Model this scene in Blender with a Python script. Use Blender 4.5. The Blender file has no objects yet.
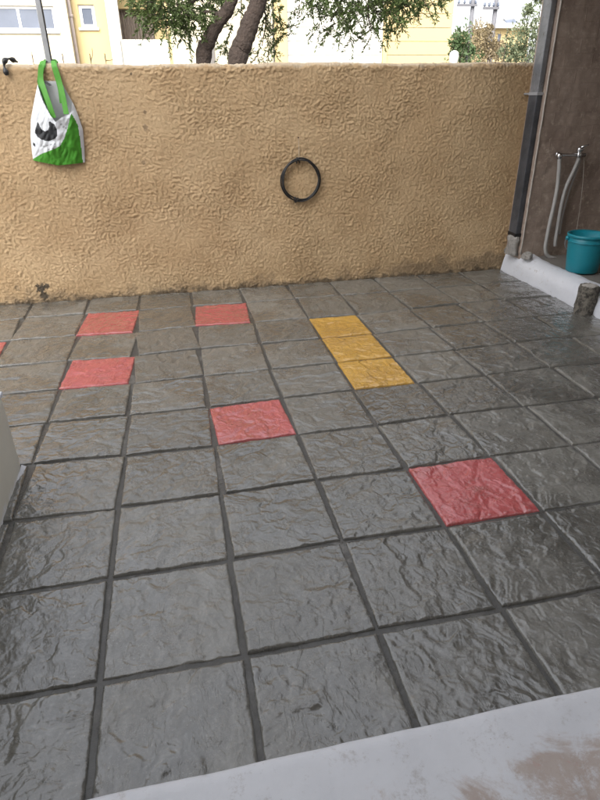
import bpy, bmesh, math, random
import numpy as np
from mathutils import Vector, Matrix
random.seed(7); rng = np.random.default_rng(7)
T = 0.4                                   # one paving tile, metres
scene = bpy.context.scene
C = scene.collection

# ---------------------------------------------------------------- camera
CAM = np.array([-2.16848, -9.90815, 3.57969]) * T
YAW, PIT, ROL, FPX = 0.20283, 0.47904, -0.01486, 583.10
_cy, _sy, _cp, _sp, _cr, _sr = math.cos(YAW), math.sin(YAW), math.cos(PIT), math.sin(PIT), math.cos(ROL), math.sin(ROL)
FW = np.array([_sy*_cp, _cy*_cp, -_sp]); R0 = np.array([_cy, -_sy, 0.0]); U0 = np.cross(R0, FW)
RT = _cr*R0 + _sr*U0; UP = -_sr*R0 + _cr*U0
cam_d = bpy.data.cameras.new('camera'); cam = bpy.data.objects.new('camera', cam_d); C.objects.link(cam)
cam_d.sensor_fit = 'HORIZONTAL'; cam_d.sensor_width = 36.0; cam_d.lens = 36.0*FPX/600.0
cam_d.clip_start = 0.02; cam_d.clip_end = 2000
cam.matrix_world = Matrix(((RT[0], UP[0], -FW[0], CAM[0]), (RT[1], UP[1], -FW[1], CAM[1]), (RT[2], UP[2], -FW[2], CAM[2]), (0, 0, 0, 1)))
scene.camera = cam

# ---------------------------------------------------------------- light
SUN_EL, SUN_AZ = math.radians(42), math.radians(204)      # azimuth from +Y towards +X: a veiled sun behind the unseen house wall that shades the courtyard
w = bpy.data.worlds.new('World'); scene.world = w; w.use_nodes = True
nt = w.node_tree; nt.nodes.clear()
sky = nt.nodes.new('ShaderNodeTexSky'); sky.sky_type = 'NISHITA'; sky.sun_disc = False
sky.sun_elevation = SUN_EL; sky.sun_rotation = SUN_AZ % (2*math.pi); sky.air_density = 1.0; sky.dust_density = 5.0; sky.ozone_density = 1.0
hs = nt.nodes.new('ShaderNodeHueSaturation'); hs.inputs['Saturation'].default_value = 0.22
bg = nt.nodes.new('ShaderNodeBackground'); bg.inputs['Strength'].default_value = 0.15
out = nt.nodes.new('ShaderNodeOutputWorld')
nt.links.new(sky.outputs[0], hs.inputs['Color']); nt.links.new(hs.outputs[0], bg.inputs[0]); nt.links.new(bg.outputs[0], out.inputs[0])
sd = bpy.data.lights.new('sun', 'SUN'); sd.energy = 0.55; sd.angle = math.radians(20); sd.color = (1.0, 0.95, 0.87)
so = bpy.data.objects.new('sun', sd); C.objects.link(so)
_d = Vector((math.sin(SUN_AZ)*math.cos(SUN_EL), math.cos(SUN_AZ)*math.cos(SUN_EL), math.sin(SUN_EL)))
so.rotation_euler = (-_d).to_track_quat('-Z', 'Y').to_euler(); so.location = (0, -10, 15)
scene.view_settings.view_transform = 'Standard'; scene.view_settings.look = 'None'
scene.view_settings.exposure = 2.1; scene.view_settings.gamma = 1.0; scene.view_settings.use_curve_mapping = False

# ---------------------------------------------------------------- measuring: where a sight line meets a plane of the place (metres)
def ray(px, py): return (px-300)/FPX*RT - (py-400)/FPX*UP + FW
def at(px, py, Y):
    d = ray(px, py); return CAM + d*((Y-CAM[1])/d[1])
def atz(px, py, z):
    d = ray(px, py); return CAM + d*((z-CAM[2])/d[2])

# ---------------------------------------------------------------- noise (numpy)
def perlin(x, y, seed=0):
    r = np.random.default_rng(seed); p = r.permutation(256); p = np.concatenate([p, p])
    a = r.uniform(0, 2*np.pi, 256); gx, gy = np.cos(a), np.sin(a)
    xi = np.floor(x).astype(int); yi = np.floor(y).astype(int); xf = x-xi; yf = y-yi; xi &= 255; yi &= 255
    u = xf*xf*xf*(xf*(xf*6-15)+10); v = yf*yf*yf*(yf*(yf*6-15)+10)
    def g(i, j, dx, dy):
        h = p[p[(xi+i) & 255]+((yi+j) & 255)]; return gx[h]*dx + gy[h]*dy
    n0 = g(0, 0, xf, yf)*(1-u) + g(1, 0, xf-1, yf)*u
    n1 = g(0, 1, xf, yf-1)*(1-u) + g(1, 1, xf-1, yf-1)*u
    return (n0*(1-v) + n1*v)*1.4
def fbm(x, y, seed=0, o=4):
    s = 0; a = 1.0
    for k in range(o):
        s = s + a*perlin(x*2**k, y*2**k, seed+k); a *= 0.5
    return s
def sstep(a, b, x):
    t = np.clip((x-a)/(b-a), 0, 1); return t*t*(3-2*t)

# ---------------------------------------------------------------- objects
def tag(o, label=None, cat=None, group=None, kind=None):
    if label: o['label'] = label
    if cat: o['category'] = cat
    if group: o['group'] = group
    if kind: o['kind'] = kind
    return o
def empty(name, loc=(0, 0, 0), label=None, cat=None, group=None, kind=None):
    o = bpy.data.objects.new(name, None); C.objects.link(o); o.location = loc; o.empty_display_size = 0.1
    return tag(o, label, cat, group, kind)
def link(name, me, mats, parent=None, loc=None):
    o = bpy.data.objects.new(name, me); C.objects.link(o)
    for m in (mats if isinstance(mats, (list, tuple)) else [mats]):
        if len(me.materials) < len(mats if isinstance(mats, (list, tuple)) else [mats]): me.materials.append(m)
    if parent is not None:
        o.parent = parent
        o.location = -Vector(parent.location)           # geometry is in world metres; thing roots carry no rotation
        if parent.parent is not None: o.location = (0, 0, 0)
    if loc is not None: o.location = loc
    return o
class MB:
    def __init__(s): s.v = []; s.f = []
    def add(s, vs, fs):
        n = len(s.v); s.v += [tuple(map(float, q)) for q in vs]; s.f += [tuple(i+n for i in q) for q in fs]; return s
    def box(s, x0, x1, y0, y1, z0, z1):
        return s.add([(x0, y0, z0), (x1, y0, z0), (x1, y1, z0), (x0, y1, z0), (x0, y0, z1), (x1, y0, z1), (x1, y1, z1), (x0, y1, z1)],
                     [(0, 3, 2, 1), (4, 5, 6, 7), (0, 1, 5, 4), (1, 2, 6, 5), (2, 3, 7, 6), (3, 0, 4, 7)])
    def tube(s, pts, rad, seg=10, cap=True):
        pts = [Vector(p) for p in pts]; n = len(pts)
        rad = [rad]*n if not hasattr(rad, '__len__') else rad
        up = Vector((0.13, 0.27, 0.95)); vs = []; prev = None
        for i, p in enumerate(pts):
            t = (pts[min(i+1, n-1)] - pts[max(i-1, 0)]).normalized()
            a = (prev - t*prev.dot(t)) if prev is not None else up.cross(t)
            if a.length < 1e-4: a = Vector((1, 0, 0)).cross(t)
            a.normalize(); prev = a; b = t.cross(a)
            for k in range(seg):
                th = 2*math.pi*k/seg; vs.append(p + (a*math.cos(th) + b*math.sin(th))*rad[i])
        fs = [(i*seg+k, i*seg+(k+1) % seg, (i+1)*seg+(k+1) % seg, (i+1)*seg+k) for i in range(n-1) for k in range(seg)]
        if cap: fs += [tuple(reversed(range(seg))), tuple((n-1)*seg+k for k in range(seg))]
        return s.add(vs, fs)
    def lathe(s, c, prof, seg=32, close=True):
        vs = [(c[0]+r*math.cos(2*math.pi*k/seg), c[1]+r*math.sin(2*math.pi*k/seg), c[2]+z) for r, z in prof for k in range(seg)]
        fs = [(i*seg+k, i*seg+(k+1) % seg, (i+1)*seg+(k+1) % seg, (i+1)*seg+k) for i in range(len(prof)-1) for k in range(seg)]
        if close: fs += [tuple(reversed(range(seg))), tuple((len(prof)-1)*seg+k for k in range(seg))]
        return s.add(vs, fs)
    def mesh(s, name, smooth=False, bevel=0.0):
        me = bpy.data.meshes.new(name); me.from_pydata(s.v, [], s.f); me.update()
        bm = bmesh.new(); bm.from_mesh(me)
        bmesh.ops.recalc_face_normals(bm, faces=bm.faces)
        if bevel: bmesh.ops.bevel(bm, geom=bm.edges[:], offset=bevel, segments=2, affect='EDGES', profile=0.6)
        bm.to_mesh(me); bm.free()
        if smooth: me.polygons.foreach_set('use_smooth', [True]*len(me.polygons))
        return me
    def build(s, name, m, parent=None, smooth=False, bevel=0.0): return link(name, s.mesh(name, smooth, bevel), m, parent)
def gridmesh(name, P, smooth=True):
    """P: array (rows, cols, 3) -> quad sheet"""
    r, c = P.shape[:2]
    i = np.arange((r-1)*(c-1)); a = (i//(c-1))*c + i % (c-1)
    f = np.stack([a, a+1, a+c+1, a+c], 1)
    me = bpy.data.meshes.new(name); me.vertices.add(r*c); me.vertices.foreach_set('co', P.reshape(-1).astype(np.float32))
    me.loops.add(f.size); me.loops.foreach_set('vertex_index', f.reshape(-1).astype(np.int32))
    me.polygons.add(len(f)); me.polygons.foreach_set('loop_start', (np.arange(len(f))*4).astype(np.int32))
    me.polygons.foreach_set('loop_total', np.full(len(f), 4, np.int32))
    me.update(); me.validate()
    if smooth: me.polygons.foreach_set('use_smooth', [True]*len(me.polygons))
    return me
def smooth_path(pts, n=8):
    pts = [Vector(p) for p in pts]; q = [pts[0]*2-pts[1]] + pts + [pts[-1]*2-pts[-2]]; o = []
    for i in range(1, len(q)-2):
        for k in range(n):
            t = k/n; a, b, c, d = q[i-1], q[i], q[i+1], q[i+2]
            o.append(0.5*((2*b) + (c-a)*t + (2*a-5*b+4*c-d)*t*t + (3*b-a-3*c+d)*t**3))
    return o + [pts[-1]]

# ---------------------------------------------------------------- materials
class NT:
    def __init__(s, name):
        s.m = bpy.data.materials.new(name); s.m.use_nodes = True; s.t = s.m.node_tree; s.b = s.t.nodes['Principled BSDF']
        s.co = s.t.nodes.new('ShaderNodeTexCoord'); s.geo = s.t.nodes.new('ShaderNodeNewGeometry')
    def n(s, typ, **kw):
        q = s.t.nodes.new(typ)
        for k, v in kw.items():
            if hasattr(q, k): setattr(q, k, v)
            else: q.inputs[k.replace('_', ' ')].default_value = v
        return q
    def l(s, a, b): s.t.links.new(a, b)
    def noise(s, vec, scale, detail=4, rough=0.55, dist=0.0):
        q = s.n('ShaderNodeTexNoise'); q.inputs['Scale'].default_value = scale; q.inputs['Detail'].default_value = detail
        q.inputs['Roughness'].default_value = rough; q.inputs['Distortion'].default_value = dist
        if vec is not None: s.l(vec, q.inputs['Vector'])
        return q.outputs['Fac']
    def ramp(s, fac, a, b, ca=(0, 0, 0, 1), cb=(1, 1, 1, 1)):
        q = s.n('ShaderNodeMapRange'); q.interpolation_type = 'SMOOTHSTEP'
        q.inputs['From Min'].default_value = a; q.inputs['From Max'].default_value = b; s.l(fac, q.inputs['Value']); return q.outputs[0]
    def rng(s, fac, a, b, c, d):
        q = s.n('ShaderNodeMapRange'); q.inputs['From Min'].default_value = a; q.inputs['From Max'].default_value = b
        q.inputs['To Min'].default_value = c; q.inputs['To Max'].default_value = d; s.l(fac, q.inputs['Value']); return q.outputs[0]
    def math(s, op, a, b=None):
        q = s.n('ShaderNodeMath'); q.operation = op
        for i, v in enumerate((a, b)):
            if v is None: continue
            if isinstance(v, (int, float)): q.inputs[i].default_value = v
            else: s.l(v, q.inputs[i])
        return q.outputs[0]
    def mix(s, fac, a, b, mode='MIX'):
        q = s.n('ShaderNodeMix'); q.data_type = 'RGBA'; q.blend_type = mode
        for k, v in ((0, fac), (6, a), (7, b)):
            if isinstance(v, (int, float)): q.inputs[k].default_value = v
            elif isinstance(v, tuple): q.inputs[k].default_value = v if len(v) == 4 else (*v, 1)
            else: s.l(v, q.inputs[k])
        return q.outputs[2]
    def bump(s, h, strength=0.4, dist=0.01, prev=None):
        q = s.n('ShaderNodeBump'); q.inputs['Strength'].default_value = strength; q.inputs['Distance'].default_value = dist
        s.l(h, q.inputs['Height'])
        if prev is not None: s.l(prev, q.inputs['Normal'])
        return q.outputs[0]
    def fin(s, col=None, rough=None, normal=None, **kw):
        for key, v in (('Base Color', col), ('Roughness', rough), ('Normal', normal)):
            if v is None: continue
            if isinstance(v, (int, float)): s.b.inputs[key].default_value = v
            elif isinstance(v, tuple): s.b.inputs[key].default_value = (*v, 1)
            else: s.l(v, s.b.inputs[key])
        for k, v in kw.items(): s.b.inputs[k.replace('_', ' ')].default_value = v
        return s.m
def plain(name, col, rough=0.6, var=0.12, scale=9.0, bump=0.15, bscale=60.0, dist=0.004, **kw):
    n = NT(name); p = n.geo.outputs['Position']
    f = n.noise(p, scale, 5); c = n.mix(f, tuple(v*(1-var) for v in col), tuple(min(1, v*(1+var)) for v in col))
    return n.fin(c, rough, n.bump(n.noise(p, bscale, 4), bump, dist), **kw)

def tile_material(name, ca, cb, paint=False):
    n = NT(name); p = n.geo.outputs['Position']; oi = n.n('ShaderNodeObjectInfo'); rnd = oi.outputs['Random']
    off = n.n('ShaderNodeVectorMath'); off.operation = 'MULTIPLY_ADD'; n.l(rnd, off.inputs[0]); off.inputs[1].default_value = (31, 17, 23); n.l(n.co.outputs['Object'], off.inputs[2])
    q = off.outputs[0]
    f1 = n.noise(q, 6, 6, 0.65); f2 = n.noise(q, 45, 5, 0.7); f3 = n.noise(p, 2.3, 4, 0.5, 0.6)
    wet = n.ramp(n.noise(p, 1.7, 5, 0.6, 0.8), 0.42, 0.62)
    base = n.mix(n.ramp(f1, 0.3, 0.7), ca, cb)
    base = n.mix(n.rng(rnd, 0, 1, 0.0, 0.45), base, tuple(v*0.62 for v in ca))
    base = n.mix(n.math('MULTIPLY', n.ramp(f2, 0.5, 0.75), 0.40), base, tuple(min(1, v*1.6+0.015) for v in cb))
    # cement dust and brown silt that dried in the hollows
    silt = n.ramp(n.noise(p, 5.5, 6, 0.7, 0.4), 0.56, 0.74)
    base = n.mix(n.math('MULTIPLY', silt, 0.42 if paint else 0.45), base, (0.165, 0.142, 0.108))
    if paint:
        chip = n.ramp(n.noise(q, 26, 7, 0.78, 0.6), 0.57, 0.66)
        base = n.mix(n.math('MULTIPLY', chip, 0.55), base, (0.30, 0.24, 0.22))
    base = n.mix(n.math('MULTIPLY', wet, 0.40), base, (0.03, 0.029, 0.026)) if not paint else n.mix(n.math('MULTIPLY', wet, 0.10), base, (0.1, 0.02, 0.02))
    rough = n.math('ADD', n.rng(wet, 0, 1, 0.30, 0.12), n.rng(f2, 0.3, 0.7, -0.04, 0.10))
    st_ = n.n('ShaderNodeMapping'); st_.inputs['Scale'].default_value = (1.0, 2.1, 1.0); n.l(q, st_.inputs[0])
    lay = n.math('FRACT', n.math('MULTIPLY', n.noise(st_.outputs[0], 2.6, 6, 0.62, 0.5), 6.0))      # thin layers of the cast slate, each ending in a small lip
    nb = n.bump(n.ramp(lay, 0.75, 1.0), 0.35, 0.003); nb = n.bump(f2, 0.22, 0.003, nb); nb = n.bump(n.noise(q, 13, 5, 0.6, 0.5), 0.28, 0.006, nb)
    m = n.fin(base, rough, nb, IOR=1.6, Coat_Roughness=0.10, Coat_IOR=1.55)
    n.l(n.rng(wet, 0, 1, 0.45, 1.0), n.b.inputs['Coat Weight']); n.l(nb, n.b.inputs['Coat Normal'])
    return m
M = {}
M['tile'] = tile_material('grey_slate_tile', (0.142, 0.135, 0.117), (0.208, 0.199, 0.176))
M['tile_red'] = tile_material('red_painted_tile', (0.46, 0.095, 0.095), (0.54, 0.125, 0.12), True)
M['tile_yellow'] = tile_material('yellow_painted_tile', (0.50, 0.275, 0.045), (0.58, 0.34, 0.065), True)

n = NT('mortar'); p = n.geo.outputs['Position']
f = n.noise(p, 14, 6, 0.7); wet = n.ramp(n.noise(p, 1.7, 5, 0.6, 0.8), 0.42, 0.62)
c = n.mix(f, (0.045, 0.042, 0.037), (0.10, 0.096, 0.088)); c = n.mix(n.ramp(n.noise(p, 4.3, 6, 0.7), 0.52, 0.70), c, (0.17, 0.16, 0.145)); c = n.mix(n.ramp(n.noise(p, 21, 5, 0.7), 0.55, 0.72), c, (0.04, 0.034, 0.026))
M['mortar'] = n.fin(c, n.rng(wet, 0, 1, 0.55, 0.25), n.bump(n.noise(p, 70, 5, 0.7), 0.6, 0.006))

# ochre stucco, with grime at the foot, two black mould spots and a paler top edge
n = NT('ochre_stucco'); p = n.geo.outputs['Position']; sx = n.n('ShaderNodeSeparateXYZ'); n.l(p, sx.inputs[0])
f = n.noise(p, 2.2, 6, 0.6); f2 = n.noise(p, 30, 5, 0.7)
c = n.mix(n.ramp(f, 0.3, 0.7), (0.475, 0.325, 0.178), (0.56, 0.402, 0.235)); c = n.mix(n.math('MULTIPLY', n.ramp(f2, 0.5, 0.8), 0.5), c, (0.63, 0.49, 0.30))
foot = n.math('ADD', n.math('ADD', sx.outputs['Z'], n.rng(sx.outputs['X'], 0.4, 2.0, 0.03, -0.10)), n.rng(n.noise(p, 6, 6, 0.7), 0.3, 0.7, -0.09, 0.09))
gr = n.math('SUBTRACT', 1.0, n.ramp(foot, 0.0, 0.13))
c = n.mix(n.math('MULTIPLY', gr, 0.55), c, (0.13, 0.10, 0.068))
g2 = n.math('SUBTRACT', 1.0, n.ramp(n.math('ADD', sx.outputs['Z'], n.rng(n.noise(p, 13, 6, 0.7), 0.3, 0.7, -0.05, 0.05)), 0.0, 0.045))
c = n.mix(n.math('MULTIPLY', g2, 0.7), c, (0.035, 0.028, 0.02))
def spot(n, c, p, pos, r, col, k=0.9):
    d = n.n('ShaderNodeVectorMath'); d.operation = 'DISTANCE'; n.l(p, d.inputs[0]); d.inputs[1].default_value = pos
    q = n.math('ADD', d.outputs['Value'], n.rng(n.noise(p, 24, 5, 0.7), 0.3, 0.7, -r*0.8, r*0.8))
    return n.mix(n.math('MULTIPLY', n.math('SUBTRACT', 1.0, n.ramp(q, r*0.6, r*1.1)), k), c, col)
WY = 2.16*T                                # face of the ochre wall
for (px, py, r, k) in ((41, 288, 0.035, 0.9), (47, 286, 0.022, 0.85), (44, 295, 0.03, 0.8), (17, 288, 0.02, 0.4)):
    c = spot(n, c, p, tuple(at(px, py, WY)), r, (0.03, 0.028, 0.024), k)
for (px, py, r, k) in ((131, 74, 0.012, 0.8), (145, 112, 0.014, 0.6), (146, 128, 0.022, 0.5), (144, 163, 0.014, 0.5), (65, 290, 0.02, 0.35)):
    c = spot(n, c, p, tuple(at(px, py, WY)), r, (0.10, 0.07, 0.045), k)
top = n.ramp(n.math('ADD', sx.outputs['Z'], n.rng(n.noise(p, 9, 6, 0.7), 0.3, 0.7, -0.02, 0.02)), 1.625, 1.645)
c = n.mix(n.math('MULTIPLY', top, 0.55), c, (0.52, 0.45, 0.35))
M['stucco'] = n.fin(c, 0.9, n.bump(n.noise(p, 150, 4, 0.75), 0.8, 0.005, n.bump(n.noise(p, 62, 5, 0.7, 0.5), 0.9, 0.008)))

# whitewash over concrete
n = NT('whitewashed_kerb'); p = n.geo.outputs['Position']
f = n.noise(p, 5, 6, 0.7); c = n.mix(f, (0.50, 0.51, 0.55), (0.66, 0.67, 0.70)); c = n.mix(n.ramp(n.noise(p, 19, 7, 0.78), 0.58, 0.70), c, (0.34, 0.31, 0.27))
M['white_kerb'] = n.fin(c, 0.7, n.bump(n.noise(p, 40, 5, 0.65), 0.4, 0.006))
n = NT('stained_concrete'); p = n.geo.outputs['Position']
c = n.mix(n.noise(p, 4, 6, 0.7), (0.10, 0.09, 0.08), (0.24, 0.22, 0.195)); M['concrete'] = n.fin(c, 0.6, n.bump(n.noise(p, 50, 5, 0.7), 0.4, 0.006))
n = NT('brown_render'); p = n.geo.outputs['Position']
br = n.n('ShaderNodeTexBrick'); br.inputs['Scale'].default_value = 1.0; br.inputs['Brick Width'].default_value = 0.24; br.inputs['Row Height'].default_value = 0.1
br.inputs['Mortar Size'].default_value = 0.006; br.inputs['Mortar Smooth'].default_value = 0.6
sw = n.n('ShaderNodeMapping'); sw.inputs['Rotation'].default_value = (math.radians(90), 0, 0); n.l(p, sw.inputs[0]); n.l(sw.outputs[0], br.inputs['Vector'])
c = n.mix(n.ramp(n.noise(p, 3, 7, 0.7), 0.3, 0.72), (0.21, 0.155, 0.125), (0.35, 0.275, 0.225)); c = n.mix(n.ramp(n.noise(p, 22, 6, 0.75), 0.5, 0.75), c, (0.44, 0.36, 0.29))
hb = n.mix(0.5, n.noise(p, 35, 6, 0.7), br.outputs['Fac'])
M['brown'] = n.fin(c, 0.85, n.bump(hb, 0.35, 0.006))
M['cement'] = plain('grey_cement', (0.27, 0.255, 0.235), 0.85, 0.6, 22, 1.0, 45, 0.012)
M['arris'] = plain('pale_wall_edge', (0.40, 0.36, 0.32), 0.8, 0.3, 20)

# veranda ledge: white paint worn to the terracotta screed
n = NT('worn_white_ledge'); p = n.geo.outputs['Position']; sx = n.n('ShaderNodeSeparateXYZ'); n.l(p, sx.inputs[0])
LEDGE_Y = -7.985*T; LEDGE_Z = 0.40*T
f = n.noise(p, 7, 6, 0.65); c = n.mix(f, (0.52, 0.52, 0.54), (0.66, 0.66, 0.68))
d = n.math('ADD', n.math('SUBTRACT', LEDGE_Y, sx.outputs['Y']), n.rng(n.noise(p, 3.2, 7, 0.72, 0.5), 0.25, 0.75, -0.14, 0.14))
d = n.math('ADD', d, n.rng(sx.outputs['X'], -1.3, 0.0, -0.05, 0.02))
worn = n.math('MULTIPLY', n.ramp(d, 0.13, 0.20), n.ramp(n.noise(p, 9, 8, 0.78, 0.3), 0.38, 0.52))
raw = n.mix(n.noise(p, 16, 6, 0.7), (0.30, 0.20, 0.145), (0.44, 0.36, 0.30)); raw = n.mix(n.ramp(n.noise(p, 9, 6, 0.7), 0.55, 0.68), raw, (0.40, 0.19, 0.13))
c = n.mix(n.math('MULTIPLY', n.ramp(n.noise(p, 11, 8, 0.8), 0.54, 0.66), 0.6), c, (0.36, 0.33, 0.31))
c = n.mix(n.ramp(n.noise(p, 34, 6, 0.75), 0.67, 0.72), c, (0.36, 0.26, 0.2))
c = n.mix(n.math('MULTIPLY', worn, 0.75), c, raw)
M['ledge'] = n.fin(c, n.rng(worn, 0, 1, 0.45, 0.75), n.bump(worn, -0.35, 0.002, n.bump(n.noise(p, 55, 5, 0.65), 0.35, 0.004)))
n = NT('cream_plaster'); p = n.geo.outputs['Position']; sx = n.n('ShaderNodeSeparateXYZ'); n.l(p, sx.inputs[0])
c = n.mix(n.noise(p, 6, 6, 0.6), (0.60, 0.57, 0.49), (0.70, 0.67, 0.58))
gr = n.math('SUBTRACT', 1.0, n.ramp(n.math('ADD', sx.outputs['Z'], n.rng(n.noise(p, 14, 6, 0.7), 0.3, 0.7, -0.03, 0.03)), 0.0, 0.04))
c = n.mix(n.math('MULTIPLY', gr, 0.7), c, (0.75, 0.76, 0.80))
M['cream'] = n.fin(c, 0.7, n.bump(n.noise(p, 50, 4), 0.2, 0.004))
M['house'] = plain('house_plaster', (0.62, 0.60, 0.56), 0.8)
M['ground'] = plain('dusty_asphalt', (0.16, 0.15, 0.135), 0.9, 0.3, 0.7)
M['teal'] = plain('teal_plastic', (0.008, 0.20, 0.255), 0.4, 0.1, 12, 0.05)
M['chrome'] = plain('dull_chrome', (0.62, 0.62, 0.63), 0.18, 0.05, 30, 0.05, Metallic=1.0)
M['hose'] = plain('grey_hose', (0.36, 0.35, 0.335), 0.45, 0.1, 20, 0.05)
M['string'] = plain('pale_string', (0.45, 0.41, 0.36), 0.9)
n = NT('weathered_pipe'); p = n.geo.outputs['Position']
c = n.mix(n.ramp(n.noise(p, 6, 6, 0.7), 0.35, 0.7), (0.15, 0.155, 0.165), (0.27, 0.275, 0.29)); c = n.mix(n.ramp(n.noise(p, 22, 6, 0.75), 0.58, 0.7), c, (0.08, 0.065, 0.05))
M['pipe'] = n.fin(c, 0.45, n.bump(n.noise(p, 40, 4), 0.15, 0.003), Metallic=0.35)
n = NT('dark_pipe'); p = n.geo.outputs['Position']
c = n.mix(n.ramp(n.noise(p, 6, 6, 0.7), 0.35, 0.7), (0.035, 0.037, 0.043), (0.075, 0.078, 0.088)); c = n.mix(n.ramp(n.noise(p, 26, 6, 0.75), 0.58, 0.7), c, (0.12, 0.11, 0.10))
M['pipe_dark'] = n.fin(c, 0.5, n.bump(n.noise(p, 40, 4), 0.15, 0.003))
M['rubber'] = plain('black_rubber', (0.014, 0.014, 0.015), 0.42, 0.2, 30, 0.1)
M['rust'] = plain('rusty_iron', (0.10, 0.055, 0.035), 0.8, 0.3, 60)
M['steel'] = plain('galvanised_steel', (0.40, 0.41, 0.43), 0.45, 0.15, 14, 0.1, Metallic=0.4)
n = NT('broken_pipe_cement'); p = n.geo.outputs['Position']
c = n.mix(n.ramp(n.noise(p, 34, 6, 0.7), 0.35, 0.65), (0.035, 0.031, 0.026), (0.19, 0.17, 0.14)); M['stub'] = n.fin(c, 0.9, n.bump(n.noise(p, 60, 5, 0.7), 1.0, 0.01))
M['stub_top'] = plain('pale_cement', (0.36, 0.335, 0.30), 0.9, 0.4, 40)

# ---------------------------------------------------------------- ground and courtyard floor
g = MB(); g.add([(-600, -600, -0.06), (600, -600, -0.06), (600, 900, -0.06), (-600, 900, -0.06)], [(0, 1, 2, 3)]); tag(g.build('ground', M['ground']), kind='structure')
colX = {-10: -10.09, -9: -9.09, -8: -8.09, -7: -7.09, -6: -6.09, -5: -5.087, -4: -3.9916, -3: -3.0074, -2: -1.9899, -1: -0.988, 0: 0.0172, 1: 0.9694, 2: 1.9908, 3: 3.0264, 4: 4.0185, 5: 5.055}
rowY = {-2: 2.175, -1: 1.184, 0: 0.023, 1: -1.039, 2: -2.067, 3: -3.045, 4: -4.0145, 5: -4.997, 6: -5.982, 7: -6.991, 8: -8.0}
meas = "0 0 309 319;0 1 321 339;0 2 337.5 363;0 3 352.5 390;1 0 357 315;1 1 373 334;1 2 391 357;1 3 417 383.5;0 4 375 426.7;1 4 450 414;0 5 408 468;1 5 491.7 456.7;0 6 443 528.3;1 6 546.7 511;0 7 503 608;-1 6 342.7 540;-1 5 316.7 481;-1 7 376.7 631.7;-1 4 297 434;-1 3 281 399;-1 2 270 370;-1 1 261.7 344;-1 0 253 322.7;-1 -1 247 303;-2 -1 192.7 306;-2 0 195.7 326;-2 1 199 348;-2 2 203 377;-2 3 209 408;-2 4 216.7 446.7;-2 5 222.7 494;-2 6 229 561;-2 7 244 656;-3 -1 137.7 310.7;-3 0 136.7 332.7;-3 1 135 357.7;-3 2 131.7 384.3;-3 3 128 415.7;-3 4 125 456;-3 5 119 508;-3 6 109 579;-3 7 99 682.7;-4 -1 84 313.3;-4 0 78 335.7;-4 1 68.3 361;-4 2 61 389.3;-4 3 48.3 423.3;-4 4 31.7 462.7;-5 -1 25 318;-5 0 9.3 340;1 -1 343 295.7;0 -1 297 298;2 -1 390 292;2 0 411 310;2 1 431 327.7;2 2 454 350.5;2 3 482 375.5;3 3 550 366.7;3 2 511.7 342.3;3 1 483 322.7;3 0 460 303.3;3 -1 436.7 288.3;2 4 525 406;2 5 573 445;3 4 595 397.7;4 2 566.7 336.7;4 1 533 316;4 0 505 299"
corner = {(cc, rr): np.array([colX[cc], rowY[rr]])*T for cc in colX for rr in rowY}
for s in meas.split(';'):                   # the slabs were laid by hand: each joint crossing sits a little off the grid
    a, b, px, py = map(float, s.split()); k = (int(a), int(b)); q = atz(px, py, 0)[:2]
    if k in corner: corner[k] = corner[k]*0.25 + q*0.75
floor = empty('courtyard_floor', (0, 0, 0), kind='structure')
NB = 60; bx = np.linspace(-4.1, 2.2, 2*NB); byy = np.linspace(-3.3, 0.9, NB); GX, GY = np.meshgrid(bx, byy)
P = np.stack([GX, GY, -0.0058 + 0.0032*fbm(GX*7, GY*7, 3)], -1); link('mortar_bed', gridmesh('mortar_bed', P), M['mortar'], floor)

def slate(seed, res=110):
    t = np.linspace(-0.5, 0.5, res); x, y = np.meshgrid(t, t); ang = seed*1.3; cx, sx_ = math.cos(ang), math.sin(ang)
    u = (x*cx + y*sx_)*1.0; v = (-x*sx_ + y*cx)*1.9
    wx = fbm(x*3.1, y*3.1, seed*11+1, 3)*0.30; wy = fbm(x*3.1+7, y*3.1, seed*11+2, 3)*0.30
    n1 = fbm((u+wx)*2.0, (v+wy)*2.0, seed*7+3, 4)
    k = 4.2; q = n1*k; fl = np.floor(q); fr = q-fl; terr = (fl + sstep(0.78, 0.98, fr))/k           # layers that end in small cliffs
    n2 = fbm((u+wx*0.7)*6, (v+wy*0.7)*7, seed*5+9, 3)
    rid = 1-np.abs(perlin((u+wx)*7, (v+wy)*9, seed+50))*2.2
    h = 0.0070*terr + 0.0009*n2 + 0.0009*np.clip(rid, 0, 1)
    m1, m2 = np.percentile(h, 3), np.percentile(h, 97); h = (np.clip(h, m1-0.001, m2+0.001)-m1)*0.85
    e = np.minimum(0.5-np.abs(x), 0.5-np.abs(y)) + 0.0085*fbm(x*9, y*9, seed+90, 4)
    h = h*sstep(-0.005, 0.035, e) - 0.0065*(1-sstep(-0.004, 0.018, e))
    ex = 0.004*fbm(x*9+3, y*9, seed+120, 2)
    X = x*(1-0) ; Y = y
    edge = (np.abs(np.abs(x)-0.5) < 1e-6) | (np.abs(np.abs(y)-0.5) < 1e-6)
    h = np.where(edge, -0.02, h)
    me = gridmesh('paving_tile', np.stack([X + ex*0.5, Y + ex[::-1]*0.5, h], -1)); return me
NV = 10; slabs = {}
for s in range(NV):
    base = slate(s)
    for key in ('tile', 'tile_red', 'tile_yellow'):
        me = base.copy(); me.materials.append(M[key]); slabs[s, key] = me
red = {(0, 5), (-2, 3), (-2, -1), (-4, -1), (-4, 1), (-6, 0)}; yel = {(0, 0), (0, 1), (0, 2)}
JOINT = 0.0105
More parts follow.
